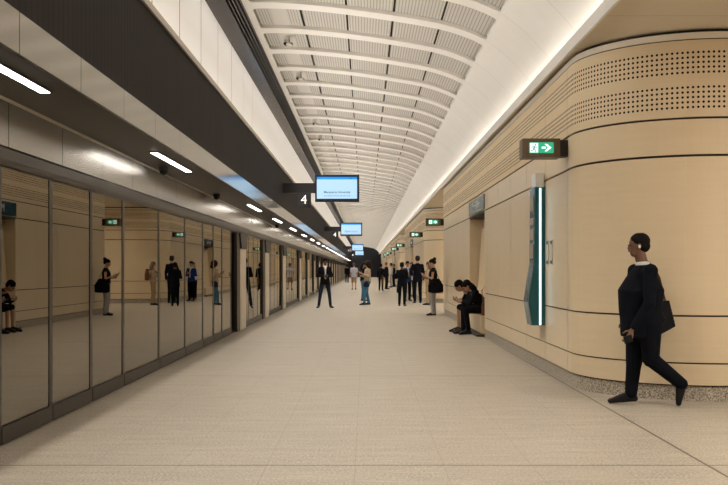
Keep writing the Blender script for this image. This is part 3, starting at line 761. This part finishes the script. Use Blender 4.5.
    root['_J'] = 0; del root['_J']
    return root, J
def e_build(m, name, mt, parent):
    me = bpy.data.meshes.new(name); me.from_pydata(m.v, [], m.f); me.materials.append(mt)
    me.polygons.foreach_set('use_smooth', [True]*len(me.polygons)); o = bpy.data.objects.new(name, me); C.objects.link(o); o.parent = parent; return o
def world(root_loc, deg, sc, p):
    a = radians(deg); return Vector((root_loc[0]+sc*(p[0]*cos(a)-p[1]*sin(a)), root_loc[1]+sc*(p[0]*sin(a)+p[1]*cos(a)), root_loc[2]+sc*p[2]))
def phone(lab, pos, rz=0, tilt=.5):
    o = thing('phone', lab, 'phone', pos, rz=rz)
    a = MB().box(-.037, .037, -.005, .005, -.075, .075).build('case', M_black, o); a.rotation_euler = (-tilt, 0, 0)
def bag(name, lab, cat, pos, w_, d, h, mt, straps, rz=0, taper=.85, strapname='strap', strap_r=.008):
    """soft bag: rounded tapered body, strap tubes in world coordinates relative to pos"""
    o = thing(name, lab, cat, pos)
    m = MB(); loft(m, [(0, 0, 0, d*.46, w_*.48), (0, 0, h*.1, d*.5, w_*.5), (0, 0, h*.55, d*.5, w_*.5*(.5+taper/2)), (0, 0, h, d*.25, w_*.5*taper)])
    b = bake(m, 'bag_body', mt, .012, 2, o); b.rotation_euler = (0, 0, rz)
    for st_ in straps: MB().tube([Vector(p)-Vector(pos) for p in st_], strap_r, 8).build(strapname, mt, o, True)
    return o

# --- hero: heavy-set man in navy suit walking to the left
HY = 9.98; hs = 970/HY
def hp(px, py, yo=0): return (-((px-365)/hs-2.845), -yo, 1.4-(py-269)/hs)   # local (facing -X): forward = -world X, left = -world Y
pose = dict(head=hp(637.5, 246), neck=hp(643, 264.5), chest=hp(641, 290), waist=hp(640.5, 310), pelvis=hp(644, 322),
            shL=(hp(645, 271)[0], .20, hp(0, 271)[2]), elL=(hp(642, 302)[0], .27, hp(0, 302)[2]), wrL=(hp(626, 327)[0], .25, hp(0, 327)[2]),
            shR=(hp(640, 271)[0], -.20, hp(0, 271)[2]), elR=(hp(636, 300)[0], -.27, hp(0, 300)[2]), wrR=(hp(632, 322)[0], -.26, hp(0, 322)[2]),
            hipR=(hp(640, 326)[0], -.10, hp(0, 326)[2]), knR=(hp(636.5, 362)[0], -.09, hp(0, 362)[2]), anR=(hp(633, 395)[0], -.08, hp(0, 395)[2]), toR=(hp(613, 400.5)[0], -.10, .032),
            hipL=(hp(647, 326)[0], .10, hp(0, 326)[2]), knL=(hp(648, 358)[0], .10, hp(0, 358)[2]), anL=(hp(680, 384)[0], .09, hp(0, 384)[2]), toL=(hp(675.5, 402.5)[0], .10, .035))
hero, HJ = person('heavy-set person in navy suit walking left past the curved stone wall', 2.845, HY, 0, 180, 1.75, 'brown', navy, .71, 'long', navy,
                  hair=M_hair, girth=1.22, depth=1.42, flare=.80, legw=1.2, pose=pose, shirt=white, collar=True, nod=.05, voxel=.006,
                  handdir={'L': ((.35, 0, -1), (.8, -.5, .2), (.6, -.7, .3))})
o = thing('phone', 'black phone in the walking person\'s left hand', 'phone', (2.625, HY-.30, .70), rz=radians(10))
a = MB().box(-.045, .045, -.006, .006, -.036, .036).build('case', M_black, o); a.rotation_euler = (0, radians(-15), 0)
e = MB(); ball(e, HJ['head']+Vector((.004, .088, -.008)), .012, .006, .018, 0, 8, 6)
ob = e_build(e, 'earbud', M_capw, hero); ob['label'] = 'white earbud'
bg = thing('shoulder_bag', 'black leather shoulder bag behind the walking person\'s hip', 'bag', (3.03, HY+.19, .66))
m = MB(); m.prism([(-.14, -.01), (-.06, -.01), (.215, .14), (.15, .41), (-.04, .41)], -.05, .05)
b = bake(m, 'bag_body', mat('black_bag_leather', (.008, .008, .010), .5, spec=.15), .01, 3, bg)
MB().tube([(.12, 0, .40), (.075, -.04, .52), (.03, -.10, .64), (-.04, -.14, .76), (-.13, -.2, .82)], .010, 8).build('strap', brown, bg, True)

# --- the rest, nearest first; pixel helper for standing people
def stand(label, px, py_feet, py_head, deg, **kw):
    s_ = (py_feet-269)/1.4; Y_ = 970/s_; X_ = (px-365)/s_; h = 1.4+(269-py_head)/s_
    r, J = person(label, X_, Y_, 0, deg, h, **kw); return r, J, (X_, Y_, 0), deg, h/1.75
PH = dict(elL=(.0, .24, 1.14), wrL=(.20, .10, 1.20), elR=(.0, -.24, 1.14), wrR=(.20, -.10, 1.20))          # both hands up, looking at a phone
PHF = dict(elL=(.0, .21, 1.14), wrL=(.21, .08, 1.22), elR=(-.03, -.21, 1.13), wrR=(.19, -.11, 1.16))
# two seated people in the niche
sit = dict(head=(.36, 0, 1.03), neck=(.22, 0, .94), chest=(.13, 0, .80), waist=(.0, 0, .64), pelvis=(-.06, 0, .53),
           shL=(.20, .17, .90), elL=(.32, .22, .66), wrL=(.46, .10, .70), shR=(.20, -.17, .90), elR=(.32, -.22, .66), wrR=(.46, -.10, .70),
           hipL=(-.04, .09, .53), knL=(.40, .12, .52), anL=(.34, .12, .09), toL=(.52, .14, .03), hipR=(-.04, -.09, .53), knR=(.42, -.10, .54), anR=(.43, -.10, .09), toR=(.61, -.12, .03))
person('seated person in black hunched over a phone, nearer on the bench', 2.54, 20.75, 0, 180, 1.75, 'tan', black, .5, 'long', black, pose=sit, nod=.8, hairstyle='long', legw=1.0)
sit2 = dict(sit); sit2['anL'] = (.40, .12, .09); sit2['toL'] = (.58, .14, .03); sit2['head'] = (.44, .02, 1.0); sit2['neck'] = (.28, .01, .93)
person('seated person in dark clothes with bare shins, further on the bench', 2.52, 21.45, 0, 183, 1.78, 'tan', navy, .5, 'long', black, legs='short', pose=sit2, nod=.7, hairstyle='short')
phone('phone held low by the nearer seated person', (1.95, 20.72, .72), radians(90), .9)
bag('handbag', 'small brown handbag with raised handles on the bench beside the seated pair', 'bag', (2.52, 20.26, .435), .16, .18, .36, brown,
    [[(2.46, 20.26, .76), (2.44, 20.26, .95), (2.50, 20.26, 1.04), (2.56, 20.26, .95), (2.58, 20.26, .76)]], strapname='handle')
# woman with bun and tote bag
r, J, loc, dg_, sc = stand('person with a bun, black sleeveless top, grey wide trousers, facing left', 433, 315.5, 259, 172, skin='tan', top=black, sleeve='none', hem=.98,
     bottom=grey, legw=1.35, hairstyle='bun', pose=dict(PHF, head=(.04, 0, 1.62)), nod=.35, female=True)
phone('phone in the hands of the person with the tote bag', world(loc, dg_, sc, (.36, .0, 1.28)), radians(90))
p = world(loc, dg_, sc, (-.10, .22, .72)); q = world(loc, dg_, sc, (-.02, .17, 1.44))
bag('tote_bag', 'large black tote bag on the shoulder of the person in grey trousers', 'bag', p, .16, .46, .40, black,
    [[p+Vector((-.08, 0, .36)), q+Vector((-.03, 0, .04)), q+Vector((.03, 0, .04)), p+Vector((.12, 0, .36))]])
# man standing facing the camera
r, J, loc, dg_, sc = stand('person in black blazer, white shirt and jeans standing alone by the doors', 325, 308, 258.5, -80, skin='brown', top=black, hem=.84, bottom=jeans, shirt=white,
     pose=dict(elL=(.0, .235, 1.14), wrL=(.21, .06, 1.10), elR=(-.02, -.24, 1.14), wrR=(.20, -.06, 1.12), anL=(-.02, .20, .085), toL=(.13, .27, .03), knL=(.02, .15, .5),
               anR=(-.02, -.22, .085), toR=(.13, -.30, .03), knR=(.02, -.17, .5)), nod=.2)
phone('phone in the hands of the person in the black blazer', world(loc, dg_, sc, (.33, 0, 1.14)), 0)
# tall man in black suit, man in dark coat and the group
stand('person with broad dark coat seen from behind, left of the tall one', 402, 306.3, 262.5, 75, skin='brown', top=navy, hem=.80, bottom=navy, girth=1.1, hairstyle='short', pose=PH)
stand('tall person in black suit seen from behind in the waiting group', 417.5, 303.3, 256, 100, skin='fair', top=navy, hem=.80, bottom=navy, hair=M_hairb,
      pose=dict(elL=(-.02, .27, 1.15), wrL=(.18, .16, 1.05)))
r, J, loc, dg_, sc = stand('person in beige top with a backpack, behind the one with the tote bag', 428.5, 305.2, 262, 150, skin='fair', top=beige, hem=.95, bottom=khaki, hair=M_hairl, hairstyle='long', pose=PHF, nod=.3, female=True, legw=.95)
p = world(loc, dg_, sc, (-.25, 0, 1.02))
bag('backpack', 'brown and grey backpack on the person in the beige top', 'bag', p, .32, .18, .42, rust,
    [[p+Vector((0, .1, .36)), world(loc, dg_, sc, (-.02, .13, 1.48)), world(loc, dg_, sc, (.15, .13, 1.28))], [p+Vector((0, -.1, .36)), world(loc, dg_, sc, (-.02, -.13, 1.48)), world(loc, dg_, sc, (.15, -.13, 1.28))]], strap_r=.02)
stand('person in bright blue jacket standing between the dark coat and tall suit', 407.5, 301.0, 261.5, -70, skin='tan', top=bluej, hem=.86, bottom=black, shirt=white, pose=PH, nod=.2)
stand('person with long light hair and white top, mostly hidden behind the tall one', 411.5, 299.5, 262.5, -100, skin='fair', top=white, hem=.92, bottom=navy, hair=M_hairl, hairstyle='long', pose=PH, nod=.2, female=True)
# pair on the platform
r, J, loc, dg_, sc = stand('person with bushy dark hair, tan blouse and blue patterned trousers', 367.5, 305, 261.5, 200, skin='tan', top=beige, hem=.90, bottom=bluep, hair=M_hairb, hairstyle='bushy',
      pose=dict(PHF, wrL=(.26, .06, 1.26), anL=(.17, .10, .085), toL=(.36, .11, .03), knL=(.16, .1, .5), anR=(-.10, -.1, .085), toR=(.08, -.12, .03), knR=(.0, -.1, .5)), nod=.3, female=True, legw=1.05)
phone('phone in the hands of the person with bushy hair', world(loc, dg_, sc, (.38, 0, 1.3)), radians(90))
p = world(loc, dg_, sc, (.10, -.20, .78))
bag('shoulder_bag', 'small dark blue bag hanging at the bushy-haired person\'s hip', 'bag', world(loc, dg_, sc, (.12, .20, .74)), .12, .24, .20, jeans,
    [[world(loc, dg_, sc, (.05, .20, .93)), world(loc, dg_, sc, (-.02, .17, 1.2)), world(loc, dg_, sc, (0, .14, 1.47))]])
stand('person with dark hair and black top half hidden beside the bushy-haired one', 363, 301.0, 262.5, 10, skin='tan', top=black, hem=.92, bottom=bluep, hairstyle='long', pose=PHF, nod=.35, female=True)
stand('person in pale lilac shirt and khaki shorts walking away', 354, 290.0, 263.2, 95, skin='tan', top=lav, sleeve='short', hem=.84, bottom=khaki, legs='short', hair=M_hairl, girth=1.05,
      pose=dict(knL=(.12, .09, .50), anL=(.10, .1, .085), toL=(.28, .12, .03), knR=(-.05, -.1, .5), anR=(-.20, -.1, .12), toR=(-.04, -.12, .03)))
# far group on the right
r, J, loc, dg_, sc = stand('distant person in dark clothes seen from behind with a brown bag', 381, 290.8, 264.0, 70, skin='tan', top=navy, hem=.9, bottom=black, hairstyle='short', girth=1.05)
bag('shoulder_bag', 'long brown bag at the distant dark-clad person\'s side', 'bag', world(loc, dg_, sc, (-.12, -.14, .42)), .30, .14, .60, brown,
    [[world(loc, dg_, sc, (-.12, -.2, 1.0)), world(loc, dg_, sc, (0, -.15, 1.47))]])
stand('distant person in black, second from the left in the far group', 386.5, 289.3, 262.5, 20, skin='fair', top=black, hem=.86, bottom=black, hair=M_hairl, girth=1.08)
stand('distant person in white shirt and dark trousers, rightmost of the far group', 391, 287.5, 263.2, 180, skin='tan', top=white, sleeve='long', hem=.95, bottom=grey, pose=PH)
stand('distant person in dark suit behind the white-shirted one', 393.8, 286.8, 264.2, 200, skin='tan', top=navy, hem=.82, bottom=navy, pose=PH)
stand('furthest person in black beside the left screen doors', 347.0, 283.0, 265.2, 90, skin='tan', top=black, hem=.86, bottom=black)
bag('backpack', 'small black bag standing on the floor left of the waiting group', 'bag', (1.98, 57.5, 0), .36, .22, .42, black,
    [[(1.90, 57.5, .38), (1.94, 57.5, .48), (2.0, 57.5, .48), (2.04, 57.5, .38)]], strapname='handle')
